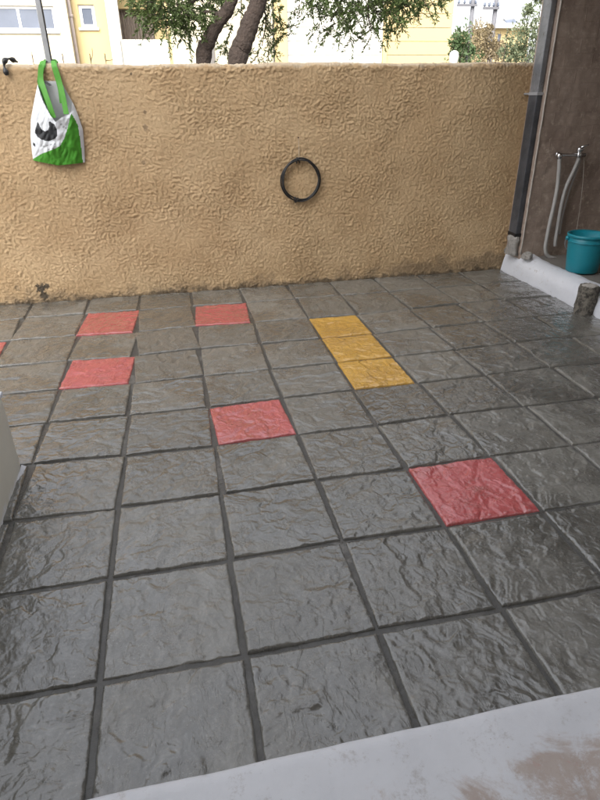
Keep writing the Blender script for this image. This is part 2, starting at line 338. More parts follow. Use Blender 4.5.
for cc in range(-10, 5):
    for rr in range(-2, 8):
        q = [corner[cc, rr], corner[cc+1, rr], corner[cc+1, rr+1], corner[cc, rr+1]]
        ctr = sum(q)/4
        wdt = (np.linalg.norm(q[1]-q[0]) + np.linalg.norm(q[2]-q[3]))/2 - JOINT; dep = (np.linalg.norm(q[0]-q[3]) + np.linalg.norm(q[1]-q[2]))/2 - JOINT
        ax = (q[1]-q[0]) + (q[2]-q[3]); rz = math.atan2(ax[1], ax[0]) + random.gauss(0, 0.004)
        if (cc, rr) in yel: dep -= 0.007
        key = 'tile_red' if (cc, rr) in red else 'tile_yellow' if (cc, rr) in yel else 'tile'
        o = bpy.data.objects.new('paving_tile', slabs[random.randrange(NV), key]); C.objects.link(o); o.parent = floor
        k = random.randrange(4)
        o.location = (ctr[0], ctr[1], random.gauss(0, 0.0012)); o.rotation_euler = (random.gauss(0, 0.004), random.gauss(0, 0.004), rz + k*math.pi/2)
        o.scale = (wdt, dep, 1) if k % 2 == 0 else (dep, wdt, 1)
        if key != 'tile': o['label'] = 'red painted paving tile' if key == 'tile_red' else 'yellow painted paving tile'

# ---------------------------------------------------------------- the ochre stucco wall
X0, X1, WZ, WT = -9.6*T, 5.3*T, 1.652, 0.20
prof = []; 
for z in np.arange(-0.05, WZ-0.03, 0.0062): prof.append((0, z, 0, -1))
for a in np.linspace(0, math.pi/2, 6): prof.append((0.03-0.03*math.cos(a), WZ-0.03+0.03*math.sin(a), math.sin(a), -math.cos(a)))
for y in np.arange(0.04, WT-0.02, 0.02): prof.append((y, WZ, 1, 0))
prof.append((WT, WZ-0.01, 1, 0)); prof.append((WT+0.0, -0.05, 0, 1))
prof = np.array(prof); xs = np.arange(X0, X1+0.001, 0.0062)
S = np.concatenate([[0], np.cumsum(np.hypot(np.diff(prof[:, 0]), np.diff(prof[:, 1])))])
GX, GS = np.meshgrid(xs, S)
wa = fbm(GX*9, GS*9, 21, 2)*0.02; wb = fbm(GX*9+5, GS*9, 22, 2)*0.02
s1 = perlin((GX+wa)*46 + GS*18, (GS+wb)*62 - GX*16, 31); s2 = perlin((GX+wa)*84, (GS+wb)*92, 32); s3 = fbm(GX*1.6, GS*1.6, 33, 3)
pat = sstep(-0.5, 0.6, fbm(GX*3.2, GS*3.2, 37, 3))                 # trowel strokes heavy in places, rubbed flat in others
rel = (0.0018+0.0034*pat)*sstep(-0.3, 0.55, s1+0.6*s2) + 0.0016*s2 + 0.0024*fbm(GX*34, GS*40, 36, 3) + 0.010*s3
low = np.clip(1-S/0.10, 0, 1)[:, None]
rel = rel + low*0.012*(0.6+fbm(GX*6, GS*0+1, 34, 3)); topw = (S > WZ)[:, None]; rel = np.where(topw, rel*1.2 + 0.006*fbm(GX*5, GS*5, 35, 3), rel)
rel[-1] = 0
P = np.stack([GX, WY + prof[:, 0][:, None] + rel*prof[:, 3][:, None], prof[:, 1][:, None] + rel*prof[:, 2][:, None]], -1)
wall = link('courtyard_wall', gridmesh('courtyard_wall', P[:, ::-1]), M['stucco'])
tag(wall, 'rough ochre stucco wall along the back of the paved courtyard', 'wall')

# ---------------------------------------------------------------- raised platform on the right: whitewashed kerb and concrete slab
PZ = 0.42*T
plat = empty('platform', (5.05*T, 0, 0), 'raised concrete platform with a whitewashed kerb, bucket standing on it', 'platform')
ys = np.arange(-8.2, 2.12, 0.035); pr = [(5.045, -0.05), (5.05, 0.02), (5.06, 0.12), (5.075, 0.22), (5.10, 0.30), (5.15, 0.355), (5.22, 0.395), (5.32, 0.42), (5.43, 0.43), (5.47, 0.40), (5.475, 0.30)]
P = np.zeros((len(pr), len(ys), 3))
for i, (x, z) in enumerate(pr):
    t = i/len(pr); nz = fbm(ys*1.2, ys*0+i*0.25, 41, 4); rise = 0.055*sstep(0.6, 2.1, ys)*min(1, z/0.4)
    P[i, :, 0] = (x + 0.018*nz + (0.05*fbm(ys*1.6, ys*0+3, 44, 3) if i >= 8 else 0))*T; P[i, :, 1] = ys*T; P[i, :, 2] = (z + rise + 0.012*fbm(ys*2, ys*0+i*0.4, 43, 3)*(z > 0.1))*T
link('kerb', gridmesh('kerb', P[:, ::-1]), M['white_kerb'], plat)
gx = np.linspace(5.30, 12, 50); gy = np.linspace(-8.2, 2.12, 80); GX, GY = np.meshgrid(gx, gy)
link('slab', gridmesh('slab', np.stack([GX*T, GY*T, (0.408+0.012*fbm(GX*1.5, GY*1.5, 45, 4))*T], -1)), M['concrete'], plat)

# brown rendered wall behind the platform, and an unseen roof slab added to shade this corner
BX, BY = 5.13*T, 1.55*T
bw = empty('brown_wall', (BX, BY, 0), 'dark brown rendered wall behind the tap and hoses', 'wall')
gx = np.arange(BX, 5.2, 0.016); gz = np.arange(-0.05, 3.1, 0.016); GX, GZ = np.meshgrid(gx, gz)
rel = 0.004*fbm(GX*8, GZ*8, 51, 4) + 0.003*perlin(GX*30, GZ*30, 52); rel[:, 0] = 0
P = np.stack([GX, BY-rel, GZ], -1); ret = P[:, :1].copy(); ret[:, :, 1] = 2.155*T; end = P[:, -1:].copy(); end[:, :, 1] = 2.155*T
link('wall', gridmesh('wall', np.concatenate([ret, P, end], 1), False), M['brown'], bw)
gz2 = np.arange(0.19, 3.08, 0.05); e = MB(); e.tube([(BX+0.002, BY-0.001+0.0015*math.sin(i*1.7), z) for i, z in enumerate(gz2)], 0.0065, 8); e.build('corner_bead', M['arris'], bw, True)
r = MB(); r.box(BX-0.85, 5.2, -2.6, 2.155*T-0.002, 2.72, 2.9); r.build('unseen_shade_roof', M['brown'], bw, bevel=0.01)
b = MB(); b.box(5.0, 5.2, -3.3, BY-0.03, 0.1, 2.715); b.build('unseen_end_wall', M['brown'], bw)

# ---------------------------------------------------------------- downpipe in the corner
dp = empty('downpipe', (5.05*T, 1.8*T, 0.2), 'grey rectangular downpipe in the corner beside the brown wall', 'pipe')
px0, px1, py0, py1 = 5.0*T, 5.12*T, 1.64*T, 1.93*T
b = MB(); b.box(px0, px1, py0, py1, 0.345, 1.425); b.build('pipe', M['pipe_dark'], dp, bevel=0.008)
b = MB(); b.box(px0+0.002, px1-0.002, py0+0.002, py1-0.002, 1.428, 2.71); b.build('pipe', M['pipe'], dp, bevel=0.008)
for zz in (1.42, 2.3):
    b = MB(); b.box(px0-0.004, px1+0.003, py0-0.004, py1+0.003, zz, zz+0.022); b.box(px0+0.01, px1-0.01, py1-0.01, WY+0.01, zz+0.004, zz+0.018); b.build('bracket', M['steel'], dp, bevel=0.002)
b = MB(); b.box(px0-0.006, px1+0.004, py0-0.006, py1+0.004, 0.335, 0.365); b.build('collar', M['rubber'], dp, bevel=0.003)
ns = 14; prof = [(0.052, 0.0), (0.056, 0.02), (0.05, 0.05), (0.046, 0.09), (0.05, 0.13), (0.046, 0.155), (0.03, 0.165)]
b = MB(); cx_, cy_ = (px0+px1)/2-0.006, (py0+py1)/2-0.01; vs = []
for i, (rr, z) in enumerate(prof):
    for k in range(ns):
        th = 2*math.pi*k/ns; r2 = rr*(1+0.14*math.sin(3*th+i*1.3)+0.08*math.cos(5*th+i)); vs.append((cx_+r2*math.cos(th)*0.9, cy_+r2*math.sin(th)*1.35, 0.178+z))
b.add(vs, [(i*ns+k, i*ns+(k+1) % ns, (i+1)*ns+(k+1) % ns, (i+1)*ns+k) for i in range(len(prof)-1) for k in range(ns)]+[tuple((len(prof)-1)*ns+k for k in range(ns))])
b.build('cement_shoe', M['cement'], dp, True)

def lump(name, c, r, m, seed, label, cat, squash=0.7):
    bm = bmesh.new(); bmesh.ops.create_icosphere(bm, subdivisions=3, radius=1.0); rr = np.random.default_rng(seed)
    fr = rr.normal(size=(6, 3))*2.2; ph = rr.uniform(0, 6, 6)
    for v in bm.verts:
        k = 1+0.10*sum(math.sin(float(np.dot(fr[i], v.co))+ph[i]) for i in range(6))
        v.co = Vector((v.co.x*k*r, v.co.y*k*r, max(v.co.z, -0.55)*k*r*squash)) + Vector(c)
    me = bpy.data.meshes.new(name); bm.to_mesh(me); bm.free(); return tag(link(name, me, m), label, cat)
q = atz(527, 258, 0.46*T); lump('cement_lump', (q[0], q[1], 0.46*T+0.012), 0.042, M['cement'], 5, 'broken pale cement lump on the kerb beside the downpipe foot', 'rubble', 0.9)

# ---------------------------------------------------------------- tap, hoses
TY = BY-0.03
def tp(px, py, dy=0.0): return at(px, py, TY-dy)
tap = empty('mixer_tap', tuple(tp(572, 156)), 'chrome mixer tap high on the brown wall above the bucket', 'tap')
a0, a1 = Vector(tp(560.5, 155, 0.03)), Vector(tp(585, 155, 0.03))
b = MB(); b.tube([a0, a0.lerp(a1, 0.2), a0.lerp(a1, 0.6), a1], [0.012, 0.011, 0.013, 0.015], 12); b.build('body', M['chrome'], tap, True)
b = MB(); e = Vector(tp(559.5, 156, 0.032)); b.lathe(e-Vector((0, 0, 0.02)), [(0.005, -0.006), (0.015, 0.0), (0.023, 0.011), (0.024, 0.024), (0.019, 0.038), (0.006, 0.045)], 16); b.build('elbow', M['chrome'], tap, True)
b = MB(); e = Vector(tp(579, 155, 0.03)); b.lathe(e, [(0.021, -0.018), (0.025, 0.0), (0.020, 0.014), (0.019, 0.028), (0.027, 0.034), (0.027, 0.052), (0.012, 0.06)], 16); b.build('valve', M['chrome'], tap, True)
b = MB(); b.tube([e+Vector((0, 0, 0.054)), e+Vector((0.02, -0.012, 0.064)), e+Vector((0.05, -0.03, 0.078))], [0.011, 0.008, 0.006], 10); b.build('lever', M['chrome'], tap, True)
for px in (562, 583):
    e = Vector(tp(px, 155, 0.03)); b = MB(); b.tube([e, Vector((e.x, BY+0.01, e.z))], 0.01, 12); b.tube([Vector((e.x, BY-0.012, e.z)), Vector((e.x, BY+0.004, e.z))], 0.02, 16); b.build('wall_union', M['chrome'], tap, True)
def hose(name, pts, r, m, label, cat='hose'):
    b = MB(); b.tube(smooth_path([tp(*p) for p in pts], 10), r, 12); return tag(b.build(name, m, None, True), label, cat)
hose('shower_hose', [(559.6, 158, .03), (558.8, 172, .03), (557.5, 186, .028), (554, 205, .03), (550, 222, .03), (546.8, 238, .03), (545.3, 248, .03), (547, 255, .032), (553, 258.2, .04), (562, 259.5, .05), (572, 260, .06), (580, 259.5, .05)], 0.0155, M['hose'], 'grey hose hanging from the tap elbow and bending along the platform')
hose('shower_hose', [(579, 158, .03), (574, 170, .03), (566.5, 186, .035), (561.5, 204, .035), (558, 224, .03), (555.5, 240, .03), (555, 246, .03)], 0.0145, M['hose'], 'grey hose hanging slanted from the tap valve with a free end')
hose('thin_hose', [(580.5, 159, .018), (576, 172, .015), (569, 192, .013), (563, 214, .012), (559.5, 234, .012)], 0.0075, M['hose'], 'thin grey tube hanging behind the slanted hose')
hose('string', [(584, 158, .02), (583.4, 175, .012), (581, 200, .01), (577, 228, .01), (574, 250, .01)], 0.002, M['string'], 'thin pale string hanging from the tap down behind the bucket', 'string')
for k, (px, py) in enumerate(((557.4, 187), (566.2, 187))):
    pass

# ---------------------------------------------------------------- bucket
bc = atz(581, 270.5, PZ+0.004); bk = empty('bucket', tuple(bc), 'teal plastic bucket standing on the platform by the hoses', 'bucket')
b = MB(); H = 0.285; b.lathe(bc, [(0.0, 0.004), (0.112, 0.0), (0.118, 0.006), (0.127, 0.10), (0.138, 0.22), (0.143, H), (0.139, H), (0.123, 0.10), (0.112, 0.012), (0.0, 0.011)], 48, False); b.build('body', M['teal'], bk, True)
b = MB(); b.lathe(bc, [(0.1425, H-0.018), (0.150, H-0.016), (0.153, H-0.006), (0.152, H+0.004), (0.146, H+0.007), (0.1395, H+0.003)], 48, False); b.build('rim', M['teal'], bk, True)
b = MB(); b.lathe(bc, [(0.1405, H-0.055), (0.147, H-0.052), (0.147, H-0.046), (0.142, H-0.043)], 48, False); b.build('band', M['teal'], bk, True)
for s in (-1, 1):
    b = MB(); ax = Vector((math.cos(-0.35), math.sin(-0.35), 0))*s; e = Vector(bc)+Vector((0, 0, H-0.03)); b.tube([e+ax*0.136, e+ax*0.163], 0.016, 12); b.build('lug', M['teal'], bk, True)
ax = Vector((math.cos(-0.35), math.sin(-0.35), 0)); ay = Vector((-ax.y, ax.x, 0)); e = Vector(bc)+Vector((0, 0, H-0.03)); pts = []
for k in range(17):
    a = math.pi*k/16; pts.append(e + ax*math.cos(a)*0.158 + (ay*0.93-Vector((0, 0, 1))*0.36)*(-math.sin(a))*0.150*-1 + Vector((0, 0, -0.10*math.sin(a))))
b = MB(); b.tube(pts, 0.0032, 8); b.build('handle', M['steel'], bk, True)

# ---------------------------------------------------------------- broken pipe stub against the kerb
sc = atz(583.5, 313.5, 0.0); st = empty('pipe_stub', (sc[0], sc[1], 0), 'short rough cement-crusted pipe stub standing against the white kerb', 'pipe stub')
b = MB(); ns = 28; vs = []; rings = [(0.078, -0.01), (0.08, 0.02), (0.076, 0.06), (0.079, 0.10), (0.075, 0.14), (0.077, 0.18), (0.072, 0.205), (0.062, 0.212)]
for i, (rr, z) in enumerate(rings):
    for k in range(ns):
        th = 2*math.pi*k/ns; r2 = rr*0.9*(1+0.05*math.sin(4*th+i*2.1)+0.05*math.sin(7*th+i*1.1)+random.uniform(-0.04, 0.04)); vs.append((sc[0]+r2*math.cos(th), sc[1]+r2*math.sin(th), z+random.uniform(-0.004, 0.004)))
b.add(vs, [(i*ns+k, i*ns+(k+1) % ns, (i+1)*ns+(k+1) % ns, (i+1)*ns+k) for i in range(len(rings)-1) for k in range(ns)]); b.build('crust', M['stub'], st, True)
b = MB(); vs = []
for i, (rr, z) in enumerate(((0.06, 0.205), (0.045, 0.213), (0.02, 0.216), (0.004, 0.214))):
    for k in range(20): vs.append((sc[0]+rr*(1+0.1*math.sin(3*k+i))*math.cos(2*math.pi*k/20), sc[1]+rr*math.sin(2*math.pi*k/20), z+random.uniform(-0.002, 0.003)))
b.add(vs, [(i*20+k, i*20+(k+1) % 20, (i+1)*20+(k+1) % 20, (i+1)*20+k) for i in range(3) for k in range(20)]+[tuple(60+k for k in range(20))]); b.build('fill', M['stub_top'], st, True)

# ---------------------------------------------------------------- low wall at the left
LX, LY = -4.085*T, -4.04*T; LH = 0.945*T
gx = np.linspace(0, 1, 70); lw = empty('low_wall', (LX, LY, 0), 'low cream plastered wall end with white paint splashed at its foot', 'wall')
b = MB(); b.box(LX-0.24, LX, LEDGE_Y-0.6, LY, -0.03, LH-0.02); b.build('body', M['cream'], lw, bevel=0.02)
b = MB(); b.box(LX-0.244, LX+0.004, LEDGE_Y-0.6, LY+0.004, LH-0.0185, LH); b.build('coping', M['white_kerb'], lw, bevel=0.006)
b = MB(); b.add([(LX-0.02, LY+0.006, 0.003), (LX+0.016, LY+0.004, 0.006), (LX+0.014, LY-0.05, 0.004), (LX+0.004, LY-0.11, 0.003), (LX-0.004, LY-0.12, 0.012), (LX+0.002, LY-0.05, 0.02), (LX+0.003, LY-0.012, 0.026), (LX-0.02, LY+0.003, 0.02)],
                [(3, 4, 5, 2), (2, 5, 6, 1), (1, 6, 7, 0)]); b.build('paint_fillet', M['white_kerb'], lw, True)

# ---------------------------------------------------------------- veranda ledge we look out over, plus unseen shade walls and roof
vr = empty('veranda', (0, LEDGE_Y, 0), 'white painted veranda ledge worn to bare screed in the foreground', 'veranda')
gx = np.arange(LX+0.03, 5.0*T, 0.02); pr = [(0.0, -0.05), (0.002, 0.06), (0.0, LEDGE_Z-0.018), (-0.004, LEDGE_Z-0.006), (-0.014, LEDGE_Z)] + [(-0.014-0.02*k, LEDGE_Z) for k in range(1, 106)]
pa = np.array(pr); GXX, GI = np.meshgrid(gx, np.arange(len(pa))); YY = pa[:, 0][:, None] + LEDGE_Y; wob = 0.0025*fbm(gx*4, gx*0, 61, 4)
P = np.stack([GXX, YY + wob[None, :]*np.exp(-np.arange(len(pa))/12)[:, None], pa[:, 1][:, None] + 0.0025*fbm(GXX*6, YY*6, 62, 4)], -1)
link('ledge', gridmesh('ledge', P[:, ::-1]), M['ledge'], vr)
b = MB(); b.box(-6.2, 8, -5.9, -5.25, 0, 10.5); b.build('unseen_house_wall', M['house'], vr)  # unseen; height and width set to keep direct sun off the courtyard
b = MB(); b.box(-7, 6, -5.24, -3.15, 2.75, 2.95); b.build('unseen_shade_roof', M['house'], vr, bevel=0.01)  # unseen roof added to shade the ledge and near floor
b = MB(); b.box(-2.75, -2.55, -5.24, -3.2, 0, 2.745); b.build('unseen_end_wall', M['house'], vr)  # unseen wall added to shade the ledge from the left

# ---------------------------------------------------------------- things on the wall: cable coil on a nail
nx = at(298, 138, WY-0.012); nl = empty('nail', tuple(nx), 'rusty nail with a string loop above the black cable coil', 'nail')
b = MB(); b.tube([(nx[0], WY+0.02, nx[2]-0.002), (nx[0], WY-0.028, nx[2]+0.004)], 0.0022, 8); b.tube([(nx[0], WY-0.028, nx[2]+0.004), (nx[0], WY-0.030, nx[2]+0.0042)], 0.005, 10); b.build('shank', M['rust'], nl, True)
cc_ = at(301, 180.5, WY-0.02); Rc = 0.148
b = MB(); b.tube(smooth_path([(nx[0], WY-0.022, nx[2]), (nx[0]+0.004, WY-0.017, nx[2]-0.05), (cc_[0]-0.012, WY-0.02, cc_[2]+Rc+0.004), (cc_[0]-0.008, WY-0.036, cc_[2]+Rc+0.006)], 6), 0.0014, 6); b.build('string', M['string'], nl, True)
b = MB()
for k in range(4):
    ph = random.uniform(0, 6.28); rr = Rc + random.uniform(-0.008, 0.008); dx, dz = random.uniform(-0.006, 0.006), random.uniform(-0.006, 0.006); yy = WY-0.019-0.0065*(k % 3)
    pts = [(cc_[0]+dx+(rr+0.006*math.sin(2*t+ph))*math.cos(t), yy+0.003*math.sin(t*2+ph), cc_[2]+dz+(rr*1.03+0.005*math.cos(3*t+ph))*math.sin(t)) for t in np.linspace(0, 2*math.pi, 60)]
    b.tube(pts, 0.0052, 8, False)
for a in (1.75, 4.4):
    p0 = Vector((cc_[0]+Rc*math.cos(a), WY-0.025, cc_[2]+Rc*1.03*math.sin(a))); rd = Vector((math.cos(a), 0, math.sin(a))); b.tube([p0+rd*0.02*math.cos(t)+Vector((0, 0.018*math.sin(t), 0))+Vector((-rd.z, 0, rd.x))*(0.012*math.sin(t/2)) for t in np.linspace(0, 6.28*1.9, 30)], 0.004, 6)
tag(b.build('cable_coil', M['rubber'], None, True), 'coil of black cable hanging on the ochre wall', 'cable')

# steel post behind the wall, bag slung from it
PYp = WY+0.06
pb, pt = at(47.3, 63, PYp), at(39.5, 0, PYp); pxm = (pb[0]+pt[0])/2
po = empty('metal_post', (pxm, PYp, WZ), 'grey steel post rising from the ochre wall top behind the bag', 'post')
b = MB(); b.box(pxm-0.017, pxm+0.017, PYp-0.017, PYp+0.017, WZ-0.05, 3.0); b.build('tube', M['steel'], po, bevel=0.003)
b = MB(); b.box(pxm+0.0175, pxm+0.024, PYp-0.018, PYp+0.0, WZ-0.05, 3.0); b.build('flange', M['rubber'], po)

# ---------------------------------------------------------------- shopping bag
def zpx(x, y): return 10+x/6.0, 50+y/6.0
M['bag_white'] = plain('white_bag_plastic', (0.66, 0.69, 0.73), 0.6, 0.08, 20, 0.3, 25, 0.01)
M['bag_green'] = plain('green_bag_plastic', (0.055, 0.27, 0.018), 0.6, 0.1, 20, 0.3, 25, 0.01)
M['bag_black'] = plain('black_bag_print', (0.018, 0.02, 0.024), 0.6, 0.1, 20, 0.1)
M['bag_grey'] = plain('grey_bag_print', (0.34, 0.36, 0.38), 0.4, 0.2, 20, 0.1)
M['bag_inside'] = plain('bag_lining', (0.46, 0.48, 0.49), 0.6, 0.15, 15, 0.3, 25, 0.01)
M['strap'] = plain('green_strap', (0.075, 0.29, 0.03), 0.55, 0.15, 50, 0.4, 200, 0.002)
LE = np.array([(196, 168), (330, 141), (420, 125), (520, 124), (600, 131), (664, 140)]); RE = np.array([(190, 308), (260, 345), (330, 384), (400, 412), (480, 438), (580, 446), (676, 450)])
def inpoly(x, y, poly):
    r = np.zeros(x.shape, bool); j = len(poly)-1
    for i in range(len(poly)):
        xi, yi = poly[i]; xj, yj = poly[j]
        r ^= ((yi > y) != (yj > y)) & (x < (xj-xi)*(y-yi)/(yj-yi+1e-9)+xi); j = i
    return r
GREEN = [(136, 655), (200, 618), (270, 592), (308, 572), (333, 530), (348, 488), (362, 430), (374, 378), (392, 410), (412, 452), (428, 560), (440, 690), (290, 700), (136, 690)]
CRES = [(177, 430), (163, 468), (157, 492), (172, 517), (198, 534), (240, 545), (278, 530), (296, 512), (294, 478), (280, 445), (256, 428), (246, 428), (249, 455), (240, 478), (222, 484), (203, 476), (190, 455), (181, 431)]
NR, NC_ = 130, 90
def sheet(name, top, depth, front):
    V = np.zeros((NR, NC_, 3)); zx = np.zeros((NR, NC_)); zy = np.zeros((NR, NC_))
    for j in range(NC_):
        u = j/(NC_-1)
        bot = np.interp(u, [0, 0.5, 1], [662, 690, 674])
        for i in range(NR):
            v = i/(NR-1); y = 186+(bot-186)*v
            x = np.interp(y, LE[:, 0], LE[:, 1])*(1-u) + np.interp(y, RE[:, 0], RE[:, 1])*u
            zx[i, j] = x; zy[i, j] = y
            V[i, j] = at(*zpx(x, y), WY-0.012)
    u = np.linspace(0, 1, NC_)[None, :]; v = np.linspace(0, 1, NR)[:, None]
    bulge = np.clip(np.sin(np.pi*u), 0, 1)**0.6*np.sin(np.pi*np.clip(0.12+v*0.80, 0, 1))**0.8
    wr = 0.012*fbm(zx/70, zy/110, 71 if front else 75, 3) + 0.006*(1-2.2*np.abs(perlin(zx/55+zy/140, zy/200-zx/300, 73)))
    V[:, :, 1] -= depth*bulge + (0.004 + np.abs(wr)*np.clip(np.sin(np.pi*u)*3, 0, 1) if front else 0.0)
    me = gridmesh(name, V); i = np.arange((NR-1)*(NC_-1)); r, c = i//(NC_-1), i % (NC_-1)
    fx = (zx[r, c]+zx[r+1, c+1])/2; fy = (zy[r, c]+zy[r+1, c+1])/2
    return me, fx, fy
bagb = at(*zpx(290, 690), WY-0.03)
bag = empty('shopping_bag', tuple(bagb), 'white and green shopping bag with a dark crescent print hung on the wall', 'bag')
me, fx, fy = sheet('back_panel', 0, 0.006, False); me.materials.append(M['bag_inside']); link('back_panel', me, M['bag_inside'], bag)
me, fx, fy = sheet('front_panel', 0, 0.085, True)
for k in ('bag_white', 'bag_green', 'bag_black', 'bag_grey'): me.materials.append(M[k])
mi = np.zeros(len(fx), np.int32); mi[inpoly(fx, fy, GREEN)] = 1; mi[inpoly(fx, fy, CRES)] = 2
mi[inpoly(fx, fy, [(143, 555), (158, 558), (156, 576), (143, 573)])] = 2
for (x, y) in ((205, 572), (228, 565), (250, 560), (272, 556), (236, 590), (262, 584), (325, 455), (312, 440), (338, 462)): mi[inpoly(fx, fy, [(x, y), (x+13, y-3), (x+12, y+7), (x+1, y+9)])] = 3
me.polygons.foreach_set('material_index', mi)
neck = np.interp(fx, [100, 160, 205, 245, 285, 318, 352, 372, 378, 460], [150, 190, 300, 375, 430, 405, 388, 372, 200, 100])
kill = set(np.nonzero(fy < neck)[0].tolist()); bm = bmesh.new(); bm.from_mesh(me); bm.faces.ensure_lookup_table()
bmesh.ops.delete(bm, geom=[f for f in bm.faces if f.index in kill], context='FACES'); bm.to_mesh(me); bm.free()
link('front_panel', me, [M['bag_white'], M['bag_green'], M['bag_black'], M['bag_grey']], bag)
def strap(pts, wid, name='handle'):
    pp = smooth_path(pts, 8); b = MB(); vs = []; n_ = len(pp)
    for i, p in enumerate(pp):
        t = (pp[min(i+1, n_-1)]-pp[max(i-1, 0)]).normalized(); side = Vector((0, 1, 0)).cross(t)
        side = Vector((1, 0, 0)) if side.length < 0.35 else side.normalized()
        if side.x < 0: side = -side
        nn = t.cross(side).normalized()*0.0014
        vs += [p-side*wid/2+nn, p+side*wid/2+nn, p+side*wid/2-nn, p-side*wid/2-nn]
    fs = [(4*i+k, 4*i+(k+1) % 4, 4*i+4+(k+1) % 4, 4*i+4+k) for i in range(n_-1) for k in range(4)] + [(0, 1, 2, 3), (4*n_-4, 4*n_-1, 4*n_-2, 4*n_-3)]
    b.add(vs, fs); return b.build(name, M['strap'], bag)
def bz(x, y, d): return at(*zpx(x, y), WY-d)
yl = WZ+0.012
L0_, R0_ = at(*zpx(188, 76), WY-0.02), at(*zpx(262, 76), WY-0.02)
strap([bz(262, 408, 0.09), bz(236, 330, 0.085), bz(205, 240, 0.06), bz(184, 170, 0.035), bz(186, 110, 0.024), (L0_[0], WY-0.016, WZ-0.006), (L0_[0]+0.004, WY+0.02, yl+0.003), (L0_[0]+0.008, WY+0.07, yl+0.004), (pxm-0.01, PYp+0.035, yl+0.006), (pxm+0.02, PYp+0.035, yl+0.006), (R0_[0]+0.004, WY+0.06, yl+0.004), (R0_[0], WY+0.02, yl+0.003), (R0_[0]+0.0, WY-0.016, WZ-0.006), bz(278, 130, 0.024), bz(296, 190, 0.03), bz(316, 270, 0.05), bz(338, 385, 0.078)], 0.034)
strap([bz(226, 330, 0.035), bz(202, 260, 0.034), bz(178, 190, 0.024), bz(192, 110, 0.017), (L0_[0]+0.008, WY-0.010, WZ-0.006), (L0_[0]+0.010, WY+0.02, yl+0.009), (pxm-0.012, PYp+0.042, yl+0.010), (pxm+0.022, PYp+0.042, yl+0.010), (R0_[0]-0.006, WY+0.02, yl+0.008), (R0_[0]-0.005, WY-0.010, WZ-0.006), bz(272, 130, 0.017), bz(300, 230, 0.024), bz(312, 320, 0.035)], 0.030)
b = MB(); b.add([bz(212, 180, 0.034), bz(252, 212, 0.045), bz(236, 216, 0.046), bz(208, 196, 0.036)], [(0, 1, 2, 3)]); b.build('label_tag', M['bag_black'], bag)

# black bent wire on the wall top, dry twigs
hk = at(7.5, 64, WY+0.01)
b = MB(); hx, hz = hk[0], WZ+0.012
b.tube(smooth_path([(hx-0.01, WY-0.022, hz-0.075), (hx-0.018, WY-0.020, hz-0.035), (hx-0.012, WY-0.012, hz+0.004), (hx+0.01, WY+0.02, hz+0.022), (hx+0.035, WY+0.05, hz+0.016), (hx+0.058, WY+0.06, hz+0.004)], 6), [0.012+0.006*math.sin(i*0.6) for i in range(31)], 10)
tag(b.build('wire_clamp', M['rubber'], None, True), 'black clamp with bent wire lying over the wall top', 'clamp')
M['twig'] = plain('dry_twig', (0.16, 0.11, 0.075), 0.9)
for i, (x0, y0, x1, y1, x2, y2) in enumerate(((33.5, 63, 32.5, 56, 31, 51), (63.5, 62, 62.5, 58, 62.8, 55), (91, 62, 92.5, 55, 92, 48), (106, 62, 110, 60.5, 114, 59))):
    Yt = WY+WT+0.10; b = MB(); pts = [Vector(at(x0, y0, Yt))-Vector((0.01, 0, 1.72)), Vector(at(x0, y0, Yt))-Vector((0.0, 0, 0.1)), at(x0, y0, Yt), at(x1, y1, Yt), at(x2, y2, Yt)]
    b.tube(smooth_path(pts, 5), [0.003]*14+[0.002]*6+[0.001], 6)
    tag(b.build('dry_twig', M['twig'], None, True), ['dry twig standing up behind the wall beside the steel post', 'short dry twig behind the wall below the drainpipe', 'dry twig behind the wall below the small window', 'leaning dry twig behind the wall below the white pillar'][i], 'twig', None)

# ================================================================ beyond the wall
M['bark'] = plain('pine_bark', (0.050, 0.036, 0.029), 0.95, 0.4, 22, 1.0, 30, 0.03)
def leafmat(name, ca, cb, tr=0.25):
    n = NT(name); p = n.geo.outputs['Position']; f = n.noise(p, 5, 5, 0.7); c = n.mix(n.ramp(f, 0.3, 0.7), ca, cb)
    c = n.mix(n.math('MULTIPLY', n.ramp(n.noise(p, 40, 3), 0.5, 0.7), 0.5), c, tuple(min(1, v*1.5) for v in cb)); n.fin(c, 0.6)
    t = n.n('ShaderNodeBsdfTranslucent'); n.l(c, t.inputs[0]); mx = n.n('ShaderNodeMixShader'); mx.inputs[0].default_value = tr
    n.l(n.b.outputs[0], mx.inputs[1]); n.l(t.outputs[0], mx.inputs[2]); n.l(mx.outputs[0], n.t.nodes['Material Output'].inputs[0]); return n.m
M['pine'] = leafmat('pine_needles', (0.042, 0.070, 0.018), (0.095, 0.135, 0.036))
M['bush'] = leafmat('bush_leaves', (0.05, 0.09, 0.03), (0.10, 0.15, 0.06))
M['dry'] = leafmat('dry_leaves', (0.15, 0.115, 0.06), (0.25, 0.20, 0.12))
M['olive'] = leafmat('olive_leaves', (0.10, 0.125, 0.06), (0.18, 0.21, 0.12))
def blades(org, dirs, length, width, rg, curl=0.3):
    """one four-cornered blade at each origin along its direction"""
    n_ = len(org); d = dirs/np.linalg.norm(dirs, axis=1, keepdims=True); a = np.cross(d, rg.normal(size=(n_, 3))); a /= np.linalg.norm(a, axis=1, keepdims=True)
    L = (length*rg.uniform(0.6, 1.3, n_))[:, None]; W = (width*rg.uniform(0.7, 1.3, n_))[:, None]; nn = np.cross(d, a)
    v = np.stack([org, org+d*L*0.45+a*W*0.5+nn*W*curl, org+d*L, org+d*L*0.45-a*W*0.5+nn*W*curl], 1)
    return v.reshape(-1, 3)
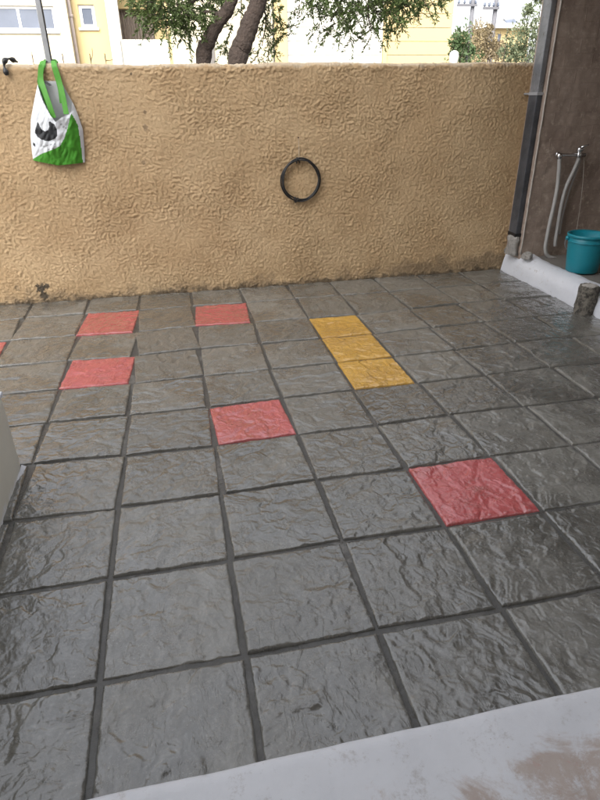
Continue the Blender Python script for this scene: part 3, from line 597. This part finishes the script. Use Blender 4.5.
def quads(name, V, m, parent):
    n_ = len(V)//4; me = bpy.data.meshes.new(name); me.vertices.add(len(V)); me.vertices.foreach_set('co', V.reshape(-1).astype(np.float32))
    me.loops.add(n_*4); me.loops.foreach_set('vertex_index', np.arange(n_*4, dtype=np.int32)); me.polygons.add(n_)
    me.polygons.foreach_set('loop_start', (np.arange(n_)*4).astype(np.int32)); me.polygons.foreach_set('loop_total', np.full(n_, 4, np.int32)); me.update(); me.validate()
    return link(name, me, m, parent)
def sprays(clumps, rg, per=60, tw=0.24, blade=0.052, width=0.015, nb=34, droop=0.2):
    """clumps: (centre, radii); each holds twigs set with needles; returns needle corners and twig paths"""
    V = []; twigs = []
    for (c, rad) in clumps:
        c = np.array(c); rad = np.array(rad); k = max(6, int(per*rad[0]*rad[2]*4))
        for i in range(k):
            o = rg.normal(size=3); o *= rg.uniform(0.25, 1.0)**0.5/np.linalg.norm(o); st_ = c + o*rad*0.85
            d = o*0.9 + rg.normal(size=3)*0.5 + np.array([0, 0, -droop]); d /= np.linalg.norm(d); L = tw*rg.uniform(0.5, 1.2)
            t = np.linspace(0, 1, nb); bend = np.array([0, 0, -0.18*L]); pts = st_ + np.outer(t, d*L) + np.outer(t*t, bend)
            dd = d + rg.normal(size=(nb, 3))*0.62; V.append(blades(pts, dd, blade, width, rg)); twigs.append((c, pts[0], pts[-1]))
    return np.concatenate(V), twigs
def pine(name, path, radii, limbs, clumps, label, group, rg, per):
    base = Vector(path[0]); t = empty(name, (base.x, base.y, -0.06), label, 'tree', group)
    pp = smooth_path(path, 8); n_ = len(pp); rr = np.interp(np.linspace(0, 1, n_), np.linspace(0, 1, len(radii)), radii)
    b = MB(); b.tube(pp, [r*(1+0.06*math.sin(i*1.9)) for i, r in enumerate(rr)], 14); me = b.mesh('trunk', True)
    for v in me.vertices: v.co += Vector(v.normal)*float(0.012*perlin(np.array(v.co.x*14+v.co.y*9), np.array(v.co.z*5.0), 81))
    link('trunk', me, M['bark'], t)
    for lp, lr in limbs:
        q = smooth_path(lp, 6); b = MB(); b.tube(q, list(np.linspace(lr, lr*0.3, len(q))), 8); b.build('branch', M['bark'], t, True)
    V, tws = sprays(clumps, rg, per); b = MB()
    for (c, a, e) in tws[::2]: b.tube([c+(a-c)*0.4, a, e], [0.006, 0.004, 0.0015], 4, False)
    tag(b.build('twigs', M['bark'], t), kind='stuff')
    crown = quads('crown', V, M['pine'], t); return t
TYY = 4.3
def tpt(px, py, dy=0.0): return tuple(at(px, py, TYY+dy))
rg = np.random.default_rng(11)
g1 = tpt(200, 90); top1 = np.array(tpt(232, 0)); 
path1 = [(g1[0]-0.05, TYY, -0.06), (g1[0]-0.02, TYY, 0.8), tpt(203.5, 62), tpt(208, 42), tpt(218.5, 22), tpt(231.5, 0), tuple(top1+np.array([0.28, 0.1, 0.8])), tuple(top1+np.array([0.35, 0.2, 1.9]))]
cl1 = [(tpt(x, y, dy), r) for x, y, dy, r in ((160, 4, -.2, (.28, .3, .16)), (178, 12, -.1, (.26, .3, .2)), (190, 26, .1, (.16, .2, .12)), (170, 26, -.2, (.14, .2, .12)), (205, 6, .1, (.25, .3, .16)), (225, -14, .3, (.3, .3, .2)), (148, -14, 0, (.3, .3, .2)), (196, 36, 0, (.07, .1, .05)), (152, 14, -.1, (.12, .2, .1)))]
cl1 += [((top1[0]-0.9+0.55*k*0.5+rg.uniform(-.3, .3), TYY+rg.uniform(-.6, .7), top1[2]+0.5+rg.uniform(0, 1.9)), (.42, .42, .28)) for k in range(9)]
lb1 = [([path1[5], tpt(205, -6), tpt(180, 10), tpt(160, 12)], 0.035), ([tpt(222, 15), tpt(205, 12), tpt(192, 24)], 0.02), ([tuple(top1+np.array([.28, .1, .8])), tuple(top1+np.array([-.4, .1, 1.3])), tuple(top1+np.array([-1.0, 0, 1.4]))], 0.04)]
pine('pine_tree', path1, [.12, .10, .092, .085, .075, .07, .055, .03], lb1, cl1, 'slimmer leaning pine trunk with needle clumps hanging over the white balcony', 'pines behind the wall', rg, 210)
top2 = np.array(tpt(258.5, 0)); g2 = tpt(232, 90)
path2 = [(g2[0]-0.05, TYY-0.15, -0.06), (g2[0]-0.02, TYY-0.1, 0.8), tpt(237.5, 62), tpt(243, 44), tpt(250.5, 22), tpt(258.5, 0), tuple(top2+np.array([0.22, 0.0, 0.8])), tuple(top2+np.array([0.3, -0.1, 2.0]))]
cl2 = [(tpt(x, y, dy), r) for x, y, dy, r in ((272, 12, .3, (.13, .2, .2)), (266, 38, .4, (.09, .15, .12)), (258, 52, .4, (.08, .12, .08)), (279, 36, .4, (.07, .1, .1)), (231, 22, .5, (.06, .1, .12)), (226, 44, .5, (.06, .1, .06)),
       (320, -8, 0, (.3, .35, .16)), (345, 8, -.1, (.2, .3, .17)), (338, 22, 0, (.16, .2, .1)), (322, 24, 0, (.08, .1, .07)), (366, 14, .1, (.2, .3, .17)), (372, 32, .05, (.1, .15, .07)), (352, 34, .05, (.07, .1, .06)), (388, 12, 0, (.2, .3, .16)), (410, 6, .1, (.22, .3, .15)), (428, -4, 0, (.24, .3, .14)), (398, -6, .1, (.34, .3, .2)), (365, -12, 0, (.34, .3, .2)), (301, 3, .1, (.07, .1, .09)))]
cl2 += [((top2[0]-0.3+0.32*k+rg.uniform(-.3, .3), TYY+rg.uniform(-.8, .6), top2[2]+0.45+rg.uniform(0, 1.9)), (.42, .42, .28)) for k in range(11)]
lb2 = [([tuple(top2+np.array([.1, 0, .35])), tuple(top2+np.array([.6, 0, .55])), tpt(345, -16), tpt(385, -4), tpt(425, -2)], 0.05), ([tpt(345, -16), tpt(340, 4), tpt(330, 22)], 0.018), ([tpt(370, -8), tpt(368, 14), tpt(372, 30)], 0.016), ([tpt(256, 6), tpt(266, 16, .3), tpt(262, 46, .4)], 0.016), ([tuple(top2+np.array([.22, 0, .8])), tuple(top2+np.array([1.2, -.2, 1.3])), tuple(top2+np.array([2.4, -.2, 1.3]))], 0.045)]
pine('pine_tree', path2, [.15, .135, .118, .112, .107, .10, .075, .04], lb2, cl2, 'thicker pine trunk with a long limb of needles hanging towards the yellow panels', 'pines behind the wall', rg, 210)

# ---------------------------------------------------------------- cream apartment building
M['cream_wall'] = plain('cream_facade', (0.46, 0.415, 0.31), 0.85, 0.05, 0.8)
M['yellow_wall'] = plain('yellow_facade', (0.43, 0.335, 0.17), 0.85, 0.05, 0.8)
M['white_wall'] = plain('white_facade', (0.53, 0.51, 0.46), 0.8, 0.04, 0.8)
M['pink_pipe'] = plain('pinkish_pipe', (0.42, 0.36, 0.34), 0.6)
M['glass'] = plain('grey_glass', (0.10, 0.115, 0.15), 0.08, 0.3, 1.5, 0.05, 2, Specular_IOR_Level=0.35)
M['frame'] = plain('white_frame', (0.80, 0.80, 0.80), 0.5, 0.03)
M['curtain'] = plain('brown_curtain', (0.20, 0.165, 0.14), 0.9, 0.3, 8)
M['door'] = plain('dark_shutter', (0.12, 0.11, 0.10), 0.7)
FA = 18.0
def rect(px0, py0, px1, py1, Y):
    a, b_ = at(px0, py0, Y), at(px1, py1, Y); return a[0], b_[0], min(a[2], b_[2]), max(a[2], b_[2])          # x0 x1 zlow zhigh
ab = empty('apartment_building', tuple(at(60, 60, FA)*np.array([1, 1, 0])), 'cream and yellow apartment building with a ribbon window and curtained balcony', 'building')
def bbox(name, m, par, x0, x1, y0, y1, z0, z1, bev=0.01): b = MB(); b.box(x0, x1, y0, y1, z0, z1); return b.build(name, m, par, bevel=bev)
def wall_with_hole(name, m, par, x0, x1, z0, z1, y, holes, thick=0.3):
    """front sheet with real openings: strips round each hole"""
    b = MB(); xs_ = sorted({x0, x1} | {h[0] for h in holes} | {h[1] for h in holes}); zs_ = sorted({z0, z1} | {h[2] for h in holes} | {h[3] for h in holes})
    for i in range(len(xs_)-1):
        for j in range(len(zs_)-1):
            cx, cz = (xs_[i]+xs_[i+1])/2, (zs_[j]+zs_[j+1])/2
            if any(h[0] < cx < h[1] and h[2] < cz < h[3] for h in holes): continue
            b.add([(xs_[i], y, zs_[j]), (xs_[i+1], y, zs_[j]), (xs_[i+1], y, zs_[j+1]), (xs_[i], y, zs_[j+1])], [(0, 1, 2, 3)])
    for h in holes:
        b.add([(h[0], y, h[2]), (h[1], y, h[2]), (h[1], y, h[3]), (h[0], y, h[3]), (h[0], y+thick, h[2]), (h[1], y+thick, h[2]), (h[1], y+thick, h[3]), (h[0], y+thick, h[3])], [(0, 1, 5, 4), (1, 2, 6, 5), (2, 3, 7, 6), (3, 0, 4, 7)])
    b.add([(x0, y, z0), (x0, y+thick*1.5, z0), (x0, y+thick*1.5, z1), (x0, y, z1)], [(0, 1, 2, 3)]); b.add([(x1, y, z0), (x1, y+thick*1.5, z0), (x1, y+thick*1.5, z1), (x1, y, z1)], [(3, 2, 1, 0)])
    return b.build(name, m, par)
def window(par, h, y, mull=(), fw=0.06, pane=None, sill=True):
    x0, x1, z0, z1 = h; f_ = empty('window', (0, 0, 0)); f_.parent = par; f_.location = -Vector(par.location)
    b = MB(); b.box(x0, x1, y+0.08, y+0.14, z0, z0+fw); b.box(x0, x1, y+0.08, y+0.14, z1-fw, z1); b.box(x0, x0+fw, y+0.083, y+0.137, z0+fw, z1-fw); b.box(x1-fw, x1, y+0.083, y+0.137, z0+fw, z1-fw)
    for m_ in mull: b.box(m_-fw*0.5, m_+fw*0.5, y+0.084, y+0.136, z0+fw, z1-fw)
    link('frame', b.mesh('frame'), M['frame'], f_, (0, 0, 0))
    ed = [x0+fw] + [v for m_ in mull for v in (m_-fw*0.5, m_+fw*0.5)] + [x1-fw]
    for k in range(0, len(ed), 2):
        b = MB(); b.box(ed[k], ed[k+1], y+0.10, y+0.115, z0+fw, z1-fw); link('pane', b.mesh('pane'), pane or M['glass'], f_, (0, 0, 0))
    if sill: b = MB(); b.box(x0-0.06, x1+0.06, y-0.06, y+0.078, z0-0.07, z0-0.004); link('sill', b.mesh('sill'), M['frame'], f_, (0, 0, 0))
h1 = list(rect(-2, 30.5, 53, 6, FA)); h1[0] = h1[1]-2.3; xr = at(70, 30, FA)[0]
wall_with_hole('wall', M['cream_wall'], ab, xr-8, xr, -0.06, 7.2, FA, [tuple(h1)])
window(ab, h1, FA, (at(18.5, 18, FA)[0], at(39.5, 18, FA)[0]), 0.07)
ya = FA+0.5; xl = at(70, 30, ya)[0]-0.1; xr2 = at(111, 30, ya)[0]; h2 = rect(81, 27.5, 93.5, 4.5, ya)
wall_with_hole('wall', M['yellow_wall'], ab, xl, xr2, -0.06, 7.2, ya, [h2]); window(ab, h2, ya, (), 0.09)
b = MB(); q0, q1 = at(77.5, 60, ya-0.12), at(68.5, 0, ya-0.12); xm = (q0[0]+q1[0])/2; b.tube([(xm, ya-0.12, 0), (xm, ya-0.12, 7.1)], 0.055, 12); b.tube([(xm, ya-0.12, 3.7), (xm, ya-0.12, 3.78)], 0.075, 12); b.build('drainpipe', M['pink_pipe'], ab, True)
yb = FA-0.4; p0, p1 = at(110, 40, yb)[0], at(122, 40, yb)[0]; bbox('pillar', M['white_wall'], ab, p0, p1, yb, yb+0.5, -0.06, 7.2)
x165 = at(168, 40, yb)[0]; zpar = at(140, 39.5, yb)[2]; bbox('parapet', M['white_wall'], ab, p1+0.003, x165, yb+0.01, yb+0.16, zpar-1.3, zpar); bbox('balcony_slab', M['white_wall'], ab, p1+0.003, x165, yb+0.02, FA+1.6, zpar-1.5, zpar-1.304)
bbox('ground_wall', M['cream_wall'], ab, p1+0.003, x165, FA+0.6, FA+0.9, -0.06, zpar-1.504)
yc = FA+1.6; h3 = rect(120, 45, 152, 9, yc); h3 = (h3[0], h3[1], zpar-1.28, h3[3]); wall_with_hole('wall', M['yellow_wall'], ab, xr2-0.2, x165, zpar-1.49, 7.2, yc, [h3])
b = MB(); vs = []; nn_ = 60
for k in range(nn_+1):
    x = h3[0]+0.03+(h3[1]-h3[0]-0.06)*k/nn_; yy = yc+0.2+0.04*math.sin(k*1.25)+0.015*math.sin(k*0.4); vs += [(x, yy, h3[2]+0.02), (x, yy, h3[3]-0.02)]
b.add(vs, [(2*k, 2*k+2, 2*k+3, 2*k+1) for k in range(nn_)]); b.build('curtain', M['curtain'], ab, True)
pl0, pl1 = at(163, 40, yb)[0], at(170.5, 40, yb)[0]; bbox('pillar', M['yellow_wall'], ab, x165+0.003, x165+0.35, yb+0.005, yb+0.5, -0.06, 7.2)
bbox('downspout', M['frame'], ab, at(117, 50, yb-0.1)[0], at(121, 50, yb-0.1)[0], yb-0.12, yb-0.003, 0, zpar+0.02)
bbox('roof', M['white_wall'], ab, xr-8.3, x165+0.6, FA-0.8, FA+6, 7.2, 7.45)
bbox('rear_wall', M['cream_wall'], ab, xr-8, x165+0.35, FA+5.5, FA+5.8, -0.06, 7.19)

# ---------------------------------------------------------------- panelled house, pale left bay and yellow right bay
FB = 15.5
hb = empty('panelled_house', tuple(at(370, 60, FB)*np.array([1, 1, 0])), 'white and yellow house clad in wide horizontal panels behind the pines', 'building')
xa, xb_, xc_ = at(287, 40, FB)[0], at(386, 40, FB)[0], at(451, 40, FB)[0]; xw = at(172, 40, FB)[0]
bbox('wall', M['white_wall'], hb, xa, xb_, FB+0.06, FB+5, -0.06, 6.0, 0); bbox('wall', M['yellow_wall'], hb, xb_+0.002, xc_-0.03, FB+0.062, FB+5, -0.06, 6.0, 0)
zj = [at(400, y, FB)[2] for y in (55, 41, 27.5, 13, -1)]; step = np.mean(np.diff(zj)); zs_ = [zj[0]+step*k for k in range(-6, 9)]
zs_ = [z for z in zs_ if z > 0.0]
for k in range(len(zs_)-1):
    bbox('panel', M['white_wall'], hb, xa+0.01, xb_-0.10, FB+0.03, FB+0.058, zs_[k]+0.006, zs_[k+1]-0.006, 0.004)
    bbox('panel', M['yellow_wall'], hb, xb_+0.04, xc_, FB+0.0, FB+0.058, zs_[k]+0.006, zs_[k+1]-0.006, 0.004)
bbox('pilaster', M['yellow_wall'], hb, xb_-0.09, xb_+0.035, FB-0.06, FB+0.055, 0, 6.0)
bbox('pilaster', M['yellow_wall'], hb, xa-0.30, xa-0.005, FB-0.1, FB+0.4, 0, 6.0)
bbox('garden_wall', M['cream_wall'], hb, xw, xa-0.305, FB+0.6, FB+0.9, -0.06, 6.0); bbox('roof', M['white_wall'], hb, xw-0.1, xc_+0.2, FB-0.3, FB+5, 6.0, 6.25)
b_ = rect(200, 66, 205.5, 43, FB+0.5); bbox('shutter', M['door'], hb, b_[0], b_[1]+0.25, FB+0.54, FB+0.595, 0.9, b_[3])

# white gate post beside the yellow panels
gp = at(454, 56, 9.0); b = MB(); b.lathe((gp[0], 9.0, -0.06), [(0.085, 0), (0.085, gp[2]-0.06), (0.095, gp[2]-0.02), (0.10, gp[2]+0.05), (0.085, gp[2]+0.12), (0.05, gp[2]+0.15), (0.01, gp[2]+0.16)], 20)
tag(b.build('gate_post', M['white_wall'], None, True), 'white round-topped gate post beside the yellow panelled house', 'post')

# ---------------------------------------------------------------- shrubs beyond the wall's right end
def shrub(name, Y, blobs, m, leaf, count, label, rg, lw=0.45, cat='bush'):
    pc = at(blobs[0][0], 62, Y); t = empty(name, (pc[0], Y, -0.06), label, cat); V = []; b = MB()
    for (px, py, rpx, rpy, k) in blobs:
        c = at(px, py, Y+rg.uniform(-.3, .3)); e = at(px+rpx, py, Y); rr = abs(e[0]-c[0]); rz_ = rr*rpy/rpx
        o = rg.normal(size=(int(count*k), 3)); o /= np.linalg.norm(o, axis=1, keepdims=True); o *= (rg.uniform(0, 1, len(o))**0.45)[:, None]
        pts = c + o*np.array([rr, rr, rz_]); V.append(blades(pts, o+rg.normal(size=o.shape)*0.8, leaf, leaf*lw, rg))
        root = np.array([pc[0], Y, -0.06])
        for q in range(3): e = c+rg.normal(size=3)*np.array([rr, rr, rz_])*0.5; b.tube(smooth_path([root+rg.normal(size=3)*np.array([.12, .12, 0]), root*0.5+e*0.5+rg.normal(size=3)*0.12, e], 5), list(np.linspace(0.022, 0.004, 11)), 5)
    b.build('stems', M['bark'], t, True); quads('crown', np.concatenate(V), m, t); return t
shrub('green_bush', 9.5, ((462, 47, 8, 9, .8), (455, 42, 5, 6, .3), (471, 50, 8, 9, .7), (466, 36, 4, 7, .2), (458, 33, 3, 5, .1), (452, 54, 5, 6, .3), (464, 64, 14, 10, .9)), M['bush'], 0.075, 650, 'dense green bush next to the white gate post', rg)
shrub('dry_bush', 12.0, ((486, 45, 11, 16, 1), (478, 34, 7, 10, .5), (497, 50, 12, 10, .8), (490, 28, 6, 6, .3), (490, 64, 16, 10, .9)), M['dry'], 0.07, 900, 'brown dry bush between the green bush and the pale olive tree', rg)
shrub('olive_tree', 8.0, ((520, 40, 14, 14, .8), (535, 30, 14, 18, .8), (528, 10, 10, 12, .35), (540, -4, 12, 14, .5), (512, 52, 14, 7, .6), (545, 50, 10, 12, .6), (525, 64, 18, 9, .9)), M['olive'], 0.075, 620, 'sparse pale olive tree beside the downpipe', rg, 0.4, 'tree')

# ---------------------------------------------------------------- far house, utility poles
FC = 55.0
fh = empty('far_house', tuple(at(505, 60, FC)*np.array([1, 1, 0])), 'distant cream house with a white flat roof and solar heater', 'building')
r0 = rect(478, 62, 530, 29, FC); bbox('wall', M['yellow_wall'], fh, r0[0], r0[1], FC, FC+8, -0.06, r0[3], 0)
bbox('roof', M['white_wall'], fh, r0[0]-0.3, r0[1]+0.5, FC-0.8, FC+8.5, r0[3]+0.002, r0[3]+0.4)
r1 = rect(503, 24, 514, 19, FC+1); b = MB(); b.tube([(r1[0], FC+1, r1[3]), (r1[1], FC+1, r1[3])], 0.22, 14); b.build('water_tank', M['steel'], fh, True)
b = MB(); b.add([(r1[0], FC+0.2, r0[3]+0.45), (r1[1], FC+0.2, r0[3]+0.45), (r1[1], FC+0.9, r1[3]), (r1[0], FC+0.9, r1[3]), (r1[0], FC+0.3, r0[3]+0.40), (r1[1], FC+0.3, r0[3]+0.40), (r1[1], FC+1.0, r1[3]-0.05), (r1[0], FC+1.0, r1[3]-0.05)], [(0, 1, 2, 3), (7, 6, 5, 4), (0, 4, 5, 1), (2, 6, 7, 3), (1, 5, 6, 2), (3, 7, 4, 0)]); b.build('solar_panel', M['glass'], fh)
for px in (488, 497):
    r2 = rect(px, 42, px+4, 34, FC); bbox('window', M['glass'], fh, r2[0], r2[1], FC-0.03, FC-0.005, r2[2], r2[3], 0)
bbox('stair_hut', M['white_wall'], fh, at(485, 20, FC+3)[0], at(491, 20, FC+3)[0], FC+3, FC+5, r0[3]+0.41, at(488, 20, FC+3)[2], 0)
def upole(Y, xb, xt, arm, label):
    a, e = at(xb, 40, Y), at(xt, 2, Y); x = (a[0]+e[0])/2; zt = at(xt, arm[0][2], Y)[2]; t = empty('utility_pole', (x, Y, -0.06), label, 'pole', 'utility poles beyond the olive tree')
    b = MB(); b.tube([(x, Y, -0.06), (x, Y, zt+0.5)], [0.17, 0.12], 12); b.build('shaft', M['wood_grey'], t, True)
    for (x0, x1, y) in arm:
        q0, q1 = at(x0, y, Y-0.2), at(x1, y, Y-0.2); b = MB(); b.box(q0[0], q1[0], Y-0.27, Y-0.13, q0[2]-0.06, q0[2]+0.06); b.build('crossarm', M['wood_grey'], t, bevel=0.005)
        for k in range(4):
            xx = q0[0]+(q1[0]-q0[0])*(0.06+0.29*k); b = MB(); b.lathe((xx, Y-0.2, q0[2]+0.062), [(0.03, 0), (0.09, 0.06), (0.05, 0.12), (0.08, 0.17), (0.02, 0.22)], 10); b.build('insulator', M['glass'], t, True)
M['wood_grey'] = plain('grey_pole', (0.10, 0.10, 0.11), 0.85, 0.2, 3)
upole(36.0, 469, 473.5, ((457.5, 477, 5),), 'grey utility pole with crossarm above the green bush')
upole(32.0, 491.5, 496.5, ((483.5, 499, 8),), 'grey utility pole with crossarm above the dry bush')
